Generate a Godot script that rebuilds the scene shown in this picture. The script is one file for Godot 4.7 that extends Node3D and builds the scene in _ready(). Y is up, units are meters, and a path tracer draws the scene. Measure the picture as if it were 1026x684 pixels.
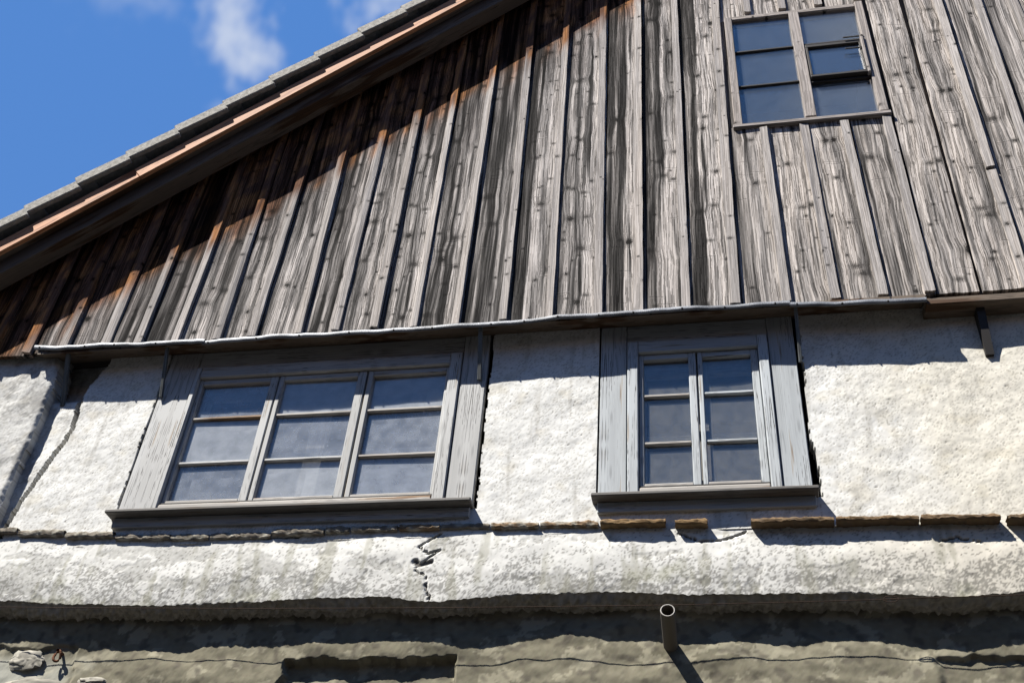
extends Node3D
# Old house seen from the street: weathered board-and-batten gable over whitewashed plaster.
# x right along the facade, y up, z out of the facade; z = 0 is the face of the upper plaster wall.

const D := 3.6          # camera distance from the facade
const EYE := 1.6
const FOCAL := 1070.0   # in pixels of the 1026 x 684 photograph
const SLOPE := 0.81     # rise of the roof per metre
const EXPOSURE := 2.7
const SKY := 0.37       # sky brightness before exposure

var rng := RandomNumberGenerator.new()
var M := {}
var nz: FastNoiseLite
var nf: FastNoiseLite
var cam: Camera3D

# ---------------------------------------------------------------- helpers
func at(px: float, py: float, z: float) -> Vector3:
	# the point of the plane z = const that lies behind a pixel of the photograph
	var d := cam.basis * Vector3((px - 513.0) / FOCAL, -(py - 342.0) / FOCAL, -1.0)
	return Vector3(0, EYE, D) + d * ((z - D) / d.z)

func put(called: String, mesh: Mesh, mat: Material, parent: Node) -> MeshInstance3D:
	var o := MeshInstance3D.new()
	o.name = called
	o.mesh = mesh
	o.material_override = mat
	parent.add_child(o, true)
	return o

func group(called: String, parent: Node, where := Vector3.ZERO) -> Node3D:
	var o := Node3D.new()
	o.name = called
	o.position = where
	parent.add_child(o, true)
	return o

func tag(o: Node, label: String, category: String, grp := "") -> void:
	o.set_meta("label", label)
	o.set_meta("category", category)
	if grp: o.set_meta("group", grp)

func quad(st: SurfaceTool, a: Vector3, b: Vector3, c: Vector3, d: Vector3, ua := Vector2.ZERO, ub := Vector2.ZERO, uc := Vector2.ZERO, ud := Vector2.ZERO) -> void:
	# a b c d run clockwise seen from the front
	var n := (c - a).cross(b - a).normalized()
	for k in [[a, ua], [b, ub], [c, uc], [a, ua], [c, uc], [d, ud]]:
		st.set_normal(n)
		st.set_uv(k[1])
		st.add_vertex(k[0])

func tri(st: SurfaceTool, a: Vector3, b: Vector3, c: Vector3, u := Vector2.ZERO) -> void:
	var n := (c - a).cross(b - a).normalized()
	for k in [a, b, c]:
		st.set_normal(n)
		st.set_uv(u)
		st.add_vertex(k)

func cbox(st: SurfaceTool, lo: Vector3, hi: Vector3, bev: float, long: int, off: Vector2, xf := Transform3D.IDENTITY, scale := 1.25) -> void:
	# a box with chamfered edges; the texture runs along axis number `long`
	var c := (lo + hi) / 2
	var h := (hi - lo) / 2
	var b: float = min(bev, h[h.min_axis_index()] * 0.45)
	var uv := func(p: Vector3, ax: int) -> Vector2:
		var other := 0
		for k in 3:
			if k != long and k != ax: other = k
		if ax == long:
			return off + Vector2(p[(long + 1) % 3], p[(long + 2) % 3]) * scale * Vector2(1.0, 0.25)
		return off + Vector2(p[other] * scale * 4.0, p[long] * scale) * Vector2(0.25, 0.25) * 4.0 * Vector2(1.0, 0.25)
	for ax in 3:
		var a1 := (ax + 1) % 3
		var a2 := (ax + 2) % 3
		for s in [-1.0, 1.0]:
			var p := []
			for q in [[-1, -1], [-1, 1], [1, 1], [1, -1]]:
				var v := Vector3.ZERO
				v[ax] = s * h[ax]
				v[a1] = q[0] * (h[a1] - b)
				v[a2] = q[1] * (h[a2] - b)
				p.append(v)
			if s < 0: p.reverse()
			# orient clockwise from outside
			var n: Vector3 = (p[2] - p[0]).cross(p[1] - p[0])
			if n[ax] * s < 0: p.reverse()
			quad(st, xf * (c + p[0]), xf * (c + p[1]), xf * (c + p[2]), xf * (c + p[3]), uv.call(c + p[0], ax), uv.call(c + p[1], ax), uv.call(c + p[2], ax), uv.call(c + p[3], ax))
	# chamfers
	for ax in 3:
		var a1 := (ax + 1) % 3
		var a2 := (ax + 2) % 3
		for s1 in [-1.0, 1.0]:
			for s2 in [-1.0, 1.0]:
				var p := []
				for q in [[-1, 0], [1, 0], [1, 1], [-1, 1]]:
					var v := Vector3.ZERO
					v[ax] = q[0] * (h[ax] - b)
					v[a1] = s1 * (h[a1] if q[1] == 0 else h[a1] - b)
					v[a2] = s2 * (h[a2] - b if q[1] == 0 else h[a2])
					p.append(v)
				var out := Vector3.ZERO
				out[a1] = s1
				out[a2] = s2
				var n: Vector3 = (p[2] - p[0]).cross(p[1] - p[0])
				if n.dot(out) < 0: p.reverse()
				var ax_uv := a1 if a1 != long else a2
				quad(st, xf * (c + p[0]), xf * (c + p[1]), xf * (c + p[2]), xf * (c + p[3]), uv.call(c + p[0], ax_uv), uv.call(c + p[1], ax_uv), uv.call(c + p[2], ax_uv), uv.call(c + p[3], ax_uv))
	for sx in [-1.0, 1.0]:
		for sy in [-1.0, 1.0]:
			for sz in [-1.0, 1.0]:
				var s := Vector3(sx, sy, sz)
				var p0 := c + s * Vector3(h.x, h.y - b, h.z - b)
				var p1 := c + s * Vector3(h.x - b, h.y, h.z - b)
				var p2 := c + s * Vector3(h.x - b, h.y - b, h.z)
				if (p2 - p0).cross(p1 - p0).dot(s) < 0:
					tri(st, xf * p0, xf * p2, xf * p1, uv.call(p0, 2))
				else:
					tri(st, xf * p0, xf * p1, xf * p2, uv.call(p0, 2))

func begin() -> SurfaceTool:
	var st := SurfaceTool.new()
	st.begin(Mesh.PRIMITIVE_TRIANGLES)
	return st

func beam(called: String, lo: Vector3, hi: Vector3, mat: Material, parent: Node, bev := 0.003, xf := Transform3D.IDENTITY) -> MeshInstance3D:
	var st := begin()
	var long := (hi - lo).max_axis_index()
	cbox(st, lo, hi, bev, long, Vector2(rng.randf(), rng.randf()), xf)
	return put(called, st.commit(), mat, parent)

func relief(nu: int, nv: int, f: Callable, c: Callable, skirt: Vector3) -> ArrayMesh:
	# a fine sheet; f(u, v) gives a point or Vector3.INF where there is a hole; its rims go back by `skirt`
	var w := nu + 1
	var P := PackedVector3Array(); P.resize(w * (nv + 1))
	var N := PackedVector3Array(); N.resize(P.size())
	var C := PackedColorArray(); C.resize(P.size())
	var ok := PackedByteArray(); ok.resize(P.size())
	for j in nv + 1:
		for i in w:
			var p: Vector3 = f.call(i, j)
			var k := j * w + i
			ok[k] = 1 if p.is_finite() else 0
			P[k] = p if p.is_finite() else Vector3.ZERO
			if ok[k]: C[k] = c.call(p)
	for j in nv + 1:
		for i in w:
			var k := j * w + i
			if not ok[k]: continue
			var r := k + 1 if i < nu and ok[k + 1] else k
			var l := k - 1 if i > 0 and ok[k - 1] else k
			var u := k + w if j < nv and ok[k + w] else k
			var d := k - w if j > 0 and ok[k - w] else k
			var n := (P[r] - P[l]).cross(P[u] - P[d])
			N[k] = n.normalized() if n.length_squared() > 1e-16 else Vector3(0, 0, 1)
	var I := PackedInt32Array()
	var full := PackedByteArray(); full.resize(w * (nv + 1))
	for j in nv:
		for i in nu:
			var k := j * w + i
			if ok[k] and ok[k + 1] and ok[k + w] and ok[k + w + 1]:
				full[k] = 1
				I.append_array([k, k + w, k + w + 1, k, k + w + 1, k + 1])
	if skirt != Vector3.ZERO:
		for j in nv:
			for i in nu:
				var k := j * w + i
				if not full[k]: continue
				var sides := [[k, k + 1, j == 0 or not full[k - w], Vector3(0, -1, 0)], [k + w + 1, k + w, j == nv - 1 or not full[k + w], Vector3(0, 1, 0)],
					[k + w, k, i == 0 or not full[k - 1], Vector3(-1, 0, 0)], [k + 1, k + w + 1, i == nu - 1 or not full[k + 1], Vector3(1, 0, 0)]]
				for s in sides:
					if not s[2]: continue
					var q := P.size()
					for e in [P[s[0]], P[s[1]], P[s[1]] + skirt, P[s[0]] + skirt]:
						P.append(e); N.append(s[3])
					C.append(C[s[0]]); C.append(C[s[1]]); C.append(C[s[1]]); C.append(C[s[0]])
					I.append_array([q, q + 1, q + 2, q, q + 2, q + 3])
	var a := []
	a.resize(Mesh.ARRAY_MAX)
	a[Mesh.ARRAY_VERTEX] = P
	a[Mesh.ARRAY_NORMAL] = N
	a[Mesh.ARRAY_COLOR] = C
	a[Mesh.ARRAY_INDEX] = I
	var m := ArrayMesh.new()
	m.add_surface_from_arrays(Mesh.PRIMITIVE_TRIANGLES, a)
	return m

func tube(pts: PackedVector3Array, r: float, sides := 7) -> ArrayMesh:
	var st := begin()
	st.set_smooth_group(0)
	var rings := []
	for i in pts.size():
		var t := (pts[min(i + 1, pts.size() - 1)] - pts[max(i - 1, 0)]).normalized()
		var a := t.cross(Vector3.UP if abs(t.y) < 0.9 else Vector3.RIGHT).normalized()
		var b := t.cross(a).normalized()
		var ring := []
		for k in sides:
			var w := TAU * k / sides
			ring.append(pts[i] + (a * cos(w) + b * sin(w)) * r)
		rings.append(ring)
	for i in pts.size() - 1:
		for k in sides:
			var l := (k + 1) % sides
			var p: Vector3 = rings[i][k]; var q: Vector3 = rings[i + 1][k]; var s: Vector3 = rings[i + 1][l]; var u: Vector3 = rings[i][l]
			var mid: Vector3 = (p + q + s + u) / 4 - (pts[i] + pts[i + 1]) / 2
			var n := (s - p).cross(q - p)
			if n.dot(mid) < 0: quad(st, p, u, s, q)
			else: quad(st, p, q, s, u)
	st.index()
	return st.commit()

func smooth(a: float, b: float, x: float) -> float:
	var t: float = clamp((x - a) / (b - a), 0.0, 1.0)
	return t * t * (3.0 - 2.0 * t)

func noise(seed_: int, oct := 3, type := FastNoiseLite.TYPE_SIMPLEX_SMOOTH) -> FastNoiseLite:
	var n := FastNoiseLite.new()
	n.seed = seed_
	n.noise_type = type
	n.frequency = 1.0
	n.fractal_type = FastNoiseLite.FRACTAL_FBM if oct > 1 else FastNoiseLite.FRACTAL_NONE
	n.fractal_octaves = oct
	return n

func line_dist(pl: PackedVector2Array, p: Vector2) -> float:
	var best := 1e9
	for i in pl.size() - 1:
		var q := Geometry2D.get_closest_point_to_segment(p, pl[i], pl[i + 1])
		best = min(best, p.distance_to(q))
	return best

func lin(r: float, g: float, b: float, a := 1.0) -> Color:
	return Color(r, g, b, a).linear_to_srgb()

# ---------------------------------------------------------------- textures
const LANES := 16
const LW := 108
const LH := 1480
const PPM := 526.0
const LANE_W := 0.2053   # metres across one lane of the atlas, and along it
const LANE_L := 2.8137
# tone of the left part, tone of the other part, where they meet (share of the width), brown share
var lane_look := [
	[0.52, 0.42, 0.5, 0.3], [0.30, 0.60, 0.55, 0.25], [0.58, 0.46, 0.6, 0.3], [0.36, 0.54, 0.35, 0.25],
	[0.14, 0.34, 0.5, 0.2], [0.14, 0.66, 0.3, 0.25], [0.42, 0.85, 0.62, 0.25], [0.16, 0.80, 0.5, 0.3],
	[0.22, 0.60, 0.42, 0.3], [0.16, 0.78, 0.38, 0.35], [0.48, 0.76, 0.4, 0.4], [0.78, 0.66, 0.5, 0.55],
	[0.70, 0.58, 0.5, 0.6], [0.56, 0.70, 0.5, 0.5], [0.95, 1.0, 0.5, 0.3], [0.85, 0.95, 0.5, 0.4]]
var lane_rgb := []
var lane_h := []

func wood_lane(i: int) -> void:
	var r := RandomNumberGenerator.new()
	r.seed = 900 + i
	var n1 := noise(100 + i, 2, FastNoiseLite.TYPE_PERLIN)
	var n2 := noise(200 + i, 1, FastNoiseLite.TYPE_PERLIN)
	var n3 := noise(300 + i, 2)
	var look: Array = lane_look[i]
	var batten := i >= 14
	var fa := r.randf_range(110.0, 270.0)      # how wide the bands of this board's grain are
	var ca := r.randf_range(0.55, 1.0)
	var cb_ := r.randf_range(0.55, 0.95)
	var gap := r.randf_range(0.16, 0.42)
	var knots := []
	var kv := r.randf() * 0.2
	while kv < 3.2:
		var many := 1 if r.randf() < 0.6 else 2
		for q in many:
			knots.append([0.02 + r.randf() * 0.165, kv + r.randf_range(-0.03, 0.03), lerp(0.004, 0.019, pow(r.randf(), 1.7)) * (0.55 if batten else 1.0), r.randf()])
		kv += r.randf_range(0.04, gap)
	var checks := []
	for q in 9:
		checks.append([r.randf() * 0.2, r.randf() * 3.2, r.randf_range(0.12, 0.5), r.randf_range(0.0006, 0.0018)])
	var seams := []   # hairline breaks across the board
	for q in (9 if not batten else 0):
		seams.append([r.randf() * 3.1, r.randf() * 0.13, r.randf_range(0.03, 0.11), r.randf_range(10.0, 40.0), r.randf() * 6.0])
	var rgb := PackedByteArray(); rgb.resize(LW * LH * 3)
	var hh := PackedByteArray(); hh.resize(LW * LH)
	var lut := PackedByteArray(); lut.resize(2400)
	for q in 2400: lut[q] = int(255.0 * pow(min(q / 2000.0, 1.0), 0.4545))
	var tab := PackedFloat32Array(); tab.resize(1024)
	for q in 1024: tab[q] = r.randf()
	var tl: float = look[0]; var tr: float = look[1]; var sp: float = look[2]; var br: float = look[3]
	for y in LH:
		var v := y / PPM
		var near := []
		for k in knots:
			if abs(v - k[1]) < k[2] * 11.0: near.append(k)
		var cks := []
		for k in checks:
			if abs(v - k[1]) < k[2]: cks.append(k)
		var wander := n3.get_noise_2d(7.0, v * 0.9) * 0.010
		var sms := []
		for q in seams:
			if abs(v - q[0]) < 0.014: sms.append(q)
		for x in LW:
			var u := x / PPM
			var s := u + wander
			var core := 0.0
			var halo := 0.0
			for k in near:
				var dx: float = u - k[0]
				var dy: float = v - k[1]
				var kr: float = k[2]
				var d2: float = sqrt(dx * dx * (0.45 + 0.6 * k[3]) + dy * dy * (1.5 - 0.8 * k[3])) / kr
				var g := exp(-dy * dy / (kr * kr * 9.0))
				s += g * kr * 0.8 * (dx / (abs(dx) + kr * 0.8)) * exp(-abs(dx) / (kr * 4.0))
				d2 += 0.5 * n2.get_noise_2d(dx * 150.0, dy * 150.0 + k[1] * 40.0)
				if d2 < 1.05:
					core = max(core, (1.0 - smooth(0.7, 1.05, d2)) * (0.6 + 0.4 * k[3]))
				halo = max(halo, 1.0 - smooth(0.8, 2.6, d2))
			var a := n1.get_noise_2d(s * fa, v * 2.2)
			var si := int(s * 526.0 + 400.0) & 1023
			var b: float = tab[(si * 7 + int(v * 11.0 + tab[si] * 9.0) * 131) & 1023] - 0.5
			var c := n3.get_noise_2d(s * 24.0, v * 0.7 + 40.0)
			var val := 0.50 + ca * a + cb_ * b
			val = clamp(val, 0.0, 1.0)
			val = val * val * (3.0 - 2.0 * val)
			var m := smooth(sp - 0.06, sp + 0.06, u / LANE_W + c * 0.16 + a * 0.05)
			var tone: float = smooth(-0.02, 0.95, lerp(tl, tr, m) + 0.62 * c + 0.08 * a)
			for k in cks:
				var dd: float = abs(s - k[0] - n2.get_noise_2d(3.0, v * 5.0) * 0.003)
				var ww: float = k[3] * (1.0 - abs(v - k[1]) / k[2])
				if dd < ww: val *= 0.15
			var edge := 0.0
			for q in sms:
				if u > q[1] and u < q[1] + q[2]:
					var dv: float = v - q[0] - 0.007 * sin(u * q[3] + q[4])
					if abs(dv) < 0.0016: edge = -1.0
					elif dv > 0.0 and dv < 0.005: edge = 0.5
			if edge < 0.0: val *= 0.12
			elif edge > 0.0: val = min(1.0, val + 0.35)
			val *= 1.0 - 0.35 * halo * (1.0 - core)
			var lum: float = lerp(0.004 + 0.030 * val, 0.080 + 0.40 * val, tone)
			if batten: lum = lerp(0.27, lum, 0.5)
			# the dark smear that weather draws beside each knot
			lum *= 1.0 - 0.45 * halo * (0.5 + 0.5 * a)
			lum = lerp(lum, 0.009, core)
			var brown := br * (0.6 + 0.6 * c) * (1.0 - val * 0.4)
			var o := (y * LW + x) * 3
			var cr := lum * (1.02 + 0.16 * brown)
			var cg := lum * (0.965 + 0.02 * brown)
			var cb := lum * (0.94 - 0.14 * brown)
			rgb[o] = lut[int(cr * 2000.0)]
			rgb[o + 1] = lut[int(cg * 2000.0)]
			rgb[o + 2] = lut[int(cb * 2000.0)]
			hh[y * LW + x] = int(clamp(val * 200.0 + 30.0 - core * 60.0, 0.0, 255.0))
	lane_rgb[i] = rgb
	lane_h[i] = hh

func wood_atlas() -> Array:
	lane_rgb.resize(LANES)
	lane_h.resize(LANES)
	var id := WorkerThreadPool.add_group_task(wood_lane, LANES)
	WorkerThreadPool.wait_for_group_task_completion(id)
	var im := Image.create(LW * LANES, LH, false, Image.FORMAT_RGB8)
	var hm := Image.create(LW * LANES, LH, false, Image.FORMAT_L8)
	for i in LANES:
		im.blit_rect(Image.create_from_data(LW, LH, false, Image.FORMAT_RGB8, lane_rgb[i]), Rect2i(0, 0, LW, LH), Vector2i(i * LW, 0))
		hm.blit_rect(Image.create_from_data(LW, LH, false, Image.FORMAT_L8, lane_h[i]), Rect2i(0, 0, LW, LH), Vector2i(i * LW, 0))
	return [ImageTexture.create_from_image(im), ImageTexture.create_from_image(hm)]

func paint_texture(seed_: int, wear: float) -> Array:
	# old oil paint on wood, grain along v; one repeat is 0.2 m x 0.8 m
	var w := 256
	var h := 768
	var n1 := noise(seed_, 2)
	var n2 := noise(seed_ + 1, 3)
	var n3 := noise(seed_ + 2, 1)
	var rgb := PackedByteArray(); rgb.resize(w * h * 3)
	var hh := PackedByteArray(); hh.resize(w * h)
	for y in h:
		for x in w:
			var u: float = min(x, w - x) * 0.2 / w      # mirrored, so that it repeats without a seam
			var v: float = min(y, h - y) * 0.8 / h
			var grain := n1.get_noise_2d(u * 420.0, v * 6.0)
			var patch := n2.get_noise_2d(u * 14.0, v * 4.5) + 0.25 * grain
			var big := n2.get_noise_2d(u * 6.0 + 30.0, v * 3.0)
			var crk := n3.get_noise_2d(u * 160.0, v * 7.0)
			var p := 1.0 + 0.06 * grain + 0.16 * big
			var c := Color(0.95 * p, 0.945 * p, 0.94 * p)
			var worn := smooth(0.62 - wear, 0.72 - wear, patch)
			c = c.lerp(Color(0.62 + 0.3 * grain, 0.47 + 0.3 * grain, 0.33 + 0.25 * grain), worn * 0.85)
			var grime := smooth(0.25, 0.6, n2.get_noise_2d(u * 30.0, v * 10.0 + 80.0))
			c = c.lerp(Color(0.62, 0.62, 0.62), grime * 0.5)
			var crack: float = 1.0 - smooth(0.02, 0.06, abs(crk - 0.55 + wear * 0.3))
			if big < -0.05: crack *= 0.2
			c = c.lerp(Color(0.16, 0.14, 0.13), crack * 0.8)
			var o := (y * w + x) * 3
			rgb[o] = int(clamp(c.r, 0, 1) * 255)
			rgb[o + 1] = int(clamp(c.g, 0, 1) * 255)
			rgb[o + 2] = int(clamp(c.b, 0, 1) * 255)
			hh[y * w + x] = int(clamp(150 + grain * 40 - worn * 50 - crack * 100, 0, 255))
	return [ImageTexture.create_from_image(Image.create_from_data(w, h, false, Image.FORMAT_RGB8, rgb)), ImageTexture.create_from_image(Image.create_from_data(w, h, false, Image.FORMAT_L8, hh))]

func film_texture(seed_: int, c0: Color, lo: float, hi: float) -> ImageTexture:
	# dust and rain marks on a pane; a bluish tint stands in for sky reflection
	var w := 192
	var n1 := noise(seed_, 4)
	var n2 := noise(seed_ + 5, 2)
	var px := PackedByteArray(); px.resize(w * w * 4)
	for y in w:
		for x in w:
			var a := n1.get_noise_2d(x * 0.02, y * 0.016) * 0.6 + 0.5
			a += 0.15 * n2.get_noise_2d(x * 0.05, y * 0.02)
			a += 0.25 * n2.get_noise_2d(x * 0.4, y * 0.4)
			if n2.get_noise_2d(x * 0.11 + 50.0, y * 0.13) > 0.6: a += 0.6
			var o := (y * w + x) * 4
			px[o] = int(c0.r * 255); px[o + 1] = int(c0.g * 255); px[o + 2] = int(c0.b * 255)
			px[o + 3] = int(clamp(lerp(lo, hi, clamp(a, 0, 1)), 0, 1) * 255)
	return ImageTexture.create_from_image(Image.create_from_data(w, w, false, Image.FORMAT_RGBA8, px))

func mottle_texture() -> ImageTexture:
	# grey weathering and pale lichen spots on concrete
	var n := noise(91, 4)
	var im := Image.create(256, 256, false, Image.FORMAT_RGB8)
	for y in 256:
		for x in 256:
			var v := 0.86 + 0.22 * n.get_noise_2d(x * 0.03, y * 0.03) + 0.10 * n.get_noise_2d(x * 0.3, y * 0.3)
			var l := smooth(0.34, 0.42, n.get_noise_2d(x * 0.09 + 40.0, y * 0.09))
			var c := Color(v, v * 0.985, v * 0.96).lerp(Color(0.98, 0.97, 0.86), l * 0.7)
			im.set_pixel(x, y, c)
	return ImageTexture.create_from_image(im)

func bump_texture(seed_: int, freq: float, oct: int) -> ImageTexture:
	var n := noise(seed_, oct)
	n.frequency = freq
	return ImageTexture.create_from_image(n.get_seamless_image(512, 512))

func sky_texture() -> ImageTexture:
	var w := 1600
	var h := 800
	var n := noise(77, 5)
	var n2 := noise(78, 3)
	var im := PackedFloat32Array(); im.resize(w * h * 3)
	# two wisps whose direction the photograph shows
	var d1 := (at(240, 20, 0) - cam.position).normalized()
	var d2 := (at(395, -25, 0) - cam.position).normalized()
	var d3 := (at(110, -20, 0) - cam.position).normalized()
	var side := cam.basis.x
	var up := cam.basis.y
	for y in h:
		var el := PI * (0.5 - (y + 0.5) / h)
		var ce := cos(el)
		var se := sin(el)
		for x in w:
			var o := (y * w + x) * 3
			if se < 0.0:
				im[o] = 0.06; im[o + 1] = 0.06; im[o + 2] = 0.058
				continue
			var az := TAU * (x + 0.5) / w
			# Godot's panorama: u = atan2(dir.x, -dir.z)
			var dir := Vector3(sin(az) * ce, se, -cos(az) * ce)
			var t := pow(1.0 - se, 2.2)
			var c := Vector3(lerp(0.088, 0.17, t), lerp(0.245, 0.35, t), lerp(0.64, 0.70, t))
			var q := Vector2(dir.x, dir.z) / (se + 0.22)
			var cl := smooth(0.22, 0.80, n.get_noise_2d(q.x * 1.9 + 3.0, q.y * 1.9) + 0.25 * n2.get_noise_2d(q.x * 7.0, q.y * 7.0)) * smooth(0.03, 0.2, se)
			var wisp := 0.0
			for g in [[d1, 0.030, 0.075, 1.0], [d2, 0.045, 0.045, 1.0], [d3, 0.05, 0.03, 0.30]]:
				var e: Vector3 = dir - g[0]
				if e.length() > 0.25: continue
				var a := e.dot(side)
				var b := e.dot(up)
				var rr := sqrt(pow((a + b * 0.1) / g[1], 2.0) + pow(b / g[2], 2.0))
				var k := n.get_noise_3d(dir.x * 22.0, dir.y * 22.0, dir.z * 22.0) * 0.9 + 0.35 * n2.get_noise_3d(dir.x * 60.0, dir.y * 60.0, dir.z * 60.0)
				wisp = max(wisp, smooth(0.0, 1.5, 1.4 - rr + k) * g[3])
			cl = max(cl * 0.7, wisp * 0.62)
			c = c.lerp(Vector3(0.80, 0.84, 0.90), cl)
			im[o] = c.x * SKY; im[o + 1] = c.y * SKY; im[o + 2] = c.z * SKY
	return ImageTexture.create_from_image(Image.create_from_data(w, h, false, Image.FORMAT_RGBF, im.to_byte_array()))

func mat(color: Color, rough := 0.9, metal := 0.0) -> StandardMaterial3D:
	var m := StandardMaterial3D.new()
	m.albedo_color = color
	m.roughness = rough
	m.metallic = metal
	m.metallic_specular = 0.35
	return m

func make_materials() -> void:
	var wood := wood_atlas()
	var w := mat(Color.WHITE, 0.86)
	w.albedo_texture = wood[0]
	w.vertex_color_use_as_albedo = true
	w.heightmap_enabled = true
	w.heightmap_texture = wood[1]
	w.heightmap_scale = 0.09
	w.metallic_specular = 0.1
	M.wood = w
	var fine := bump_texture(6, 0.09, 3)
	var p := mat(Color.WHITE, 0.95)
	p.vertex_color_use_as_albedo = true
	p.metallic_specular = 0.1
	M.plaster = p
	var sound := paint_texture(40, 0.08)
	var worn := paint_texture(50, 0.40)
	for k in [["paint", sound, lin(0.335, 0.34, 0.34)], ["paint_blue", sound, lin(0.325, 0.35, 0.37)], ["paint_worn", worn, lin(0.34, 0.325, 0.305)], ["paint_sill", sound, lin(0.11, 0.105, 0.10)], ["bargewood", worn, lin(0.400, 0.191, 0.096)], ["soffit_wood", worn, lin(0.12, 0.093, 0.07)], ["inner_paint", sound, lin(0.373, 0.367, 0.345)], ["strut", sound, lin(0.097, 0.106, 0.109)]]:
		var q := mat(k[2], 0.7)
		q.albedo_texture = k[1][0]
		q.heightmap_enabled = true
		q.heightmap_texture = k[1][1]
		q.heightmap_scale = 0.12
		M[k[0]] = q
	var zinc := mat(lin(0.183, 0.193, 0.213), 0.5, 0.35)
	zinc.heightmap_enabled = true
	zinc.heightmap_texture = fine
	zinc.heightmap_scale = 0.1
	zinc.uv1_triplanar = true
	zinc.uv1_world_triplanar = true
	zinc.uv1_scale = Vector3.ONE * 5.0
	zinc.vertex_color_use_as_albedo = true
	M.zinc = zinc
	var t := mat(lin(0.33, 0.325, 0.315), 0.9)
	t.uv1_triplanar = true
	t.uv1_world_triplanar = true
	t.uv1_scale = Vector3.ONE * 4.0
	t.heightmap_enabled = true
	t.heightmap_texture = fine
	t.heightmap_scale = 0.2
	t.albedo_texture = mottle_texture()
	M.tile = t
	M.dark = mat(lin(0.14, 0.11, 0.08), 0.95)
	M.iron = mat(lin(0.026, 0.024, 0.023), 0.6, 0.3)
	M.rust = mat(lin(0.092, 0.037, 0.017), 0.9)
	M.wire_rust = mat(lin(0.026, 0.014, 0.009), 0.9)
	M.wire_dark = mat(lin(0.017, 0.016, 0.015), 0.7)
	M.pipe = mat(lin(0.10, 0.088, 0.075), 0.7, 0.2)
	M.ochre = mat(lin(0.115, 0.097, 0.069), 0.95)
	M.roof_red = mat(lin(0.092, 0.046, 0.029), 0.95)
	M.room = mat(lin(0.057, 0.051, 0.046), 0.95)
	M.ground = mat(lin(0.043, 0.041, 0.039), 0.95)  # unseen paving kept dark to limit bounce light onto the facade
	M.ground.uv1_triplanar = true
	M.ground.uv1_world_triplanar = true
	M.ground.uv1_scale = Vector3.ONE * 0.8
	M.ground.heightmap_enabled = true
	M.ground.heightmap_texture = fine
	M.ground.heightmap_scale = 0.5
	var g := mat(Color(0.5, 0.55, 0.6, 0.04), 0.02)
	g.transparency = BaseMaterial3D.TRANSPARENCY_ALPHA
	g.metallic_specular = 0.5
	M.glass = g
	for k in [["dust_reflect_heavy", 61, lin(0.42, 0.455, 0.51), 0.36, 0.64], ["dust_reflect_pale", 71, lin(0.45, 0.47, 0.50), 0.46, 0.76], ["dust_reflect_clear", 75, lin(0.42, 0.45, 0.50), 0.20, 0.52], ["dust_grey", 64, lin(0.200, 0.196, 0.187), 0.20, 0.46], ["dust_reflect_thin", 67, lin(0.230, 0.276, 0.345), 0.04, 0.13]]:  # bluish ones have sky reflection painted into the dust; the grey is plain dust
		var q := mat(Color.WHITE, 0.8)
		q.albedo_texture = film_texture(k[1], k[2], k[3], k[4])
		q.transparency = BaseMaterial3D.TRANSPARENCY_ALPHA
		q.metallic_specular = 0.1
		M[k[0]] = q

# ---------------------------------------------------------------- gable
func roof_y(x: float, z := 0.31) -> float:
	# underside of the roof above the facade
	return 5.271 + (x + 3.516) * SLOPE if x < 1.2 else 5.271 + (1.2 + 3.516) * SLOPE - (x - 1.2) * SLOPE

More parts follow.
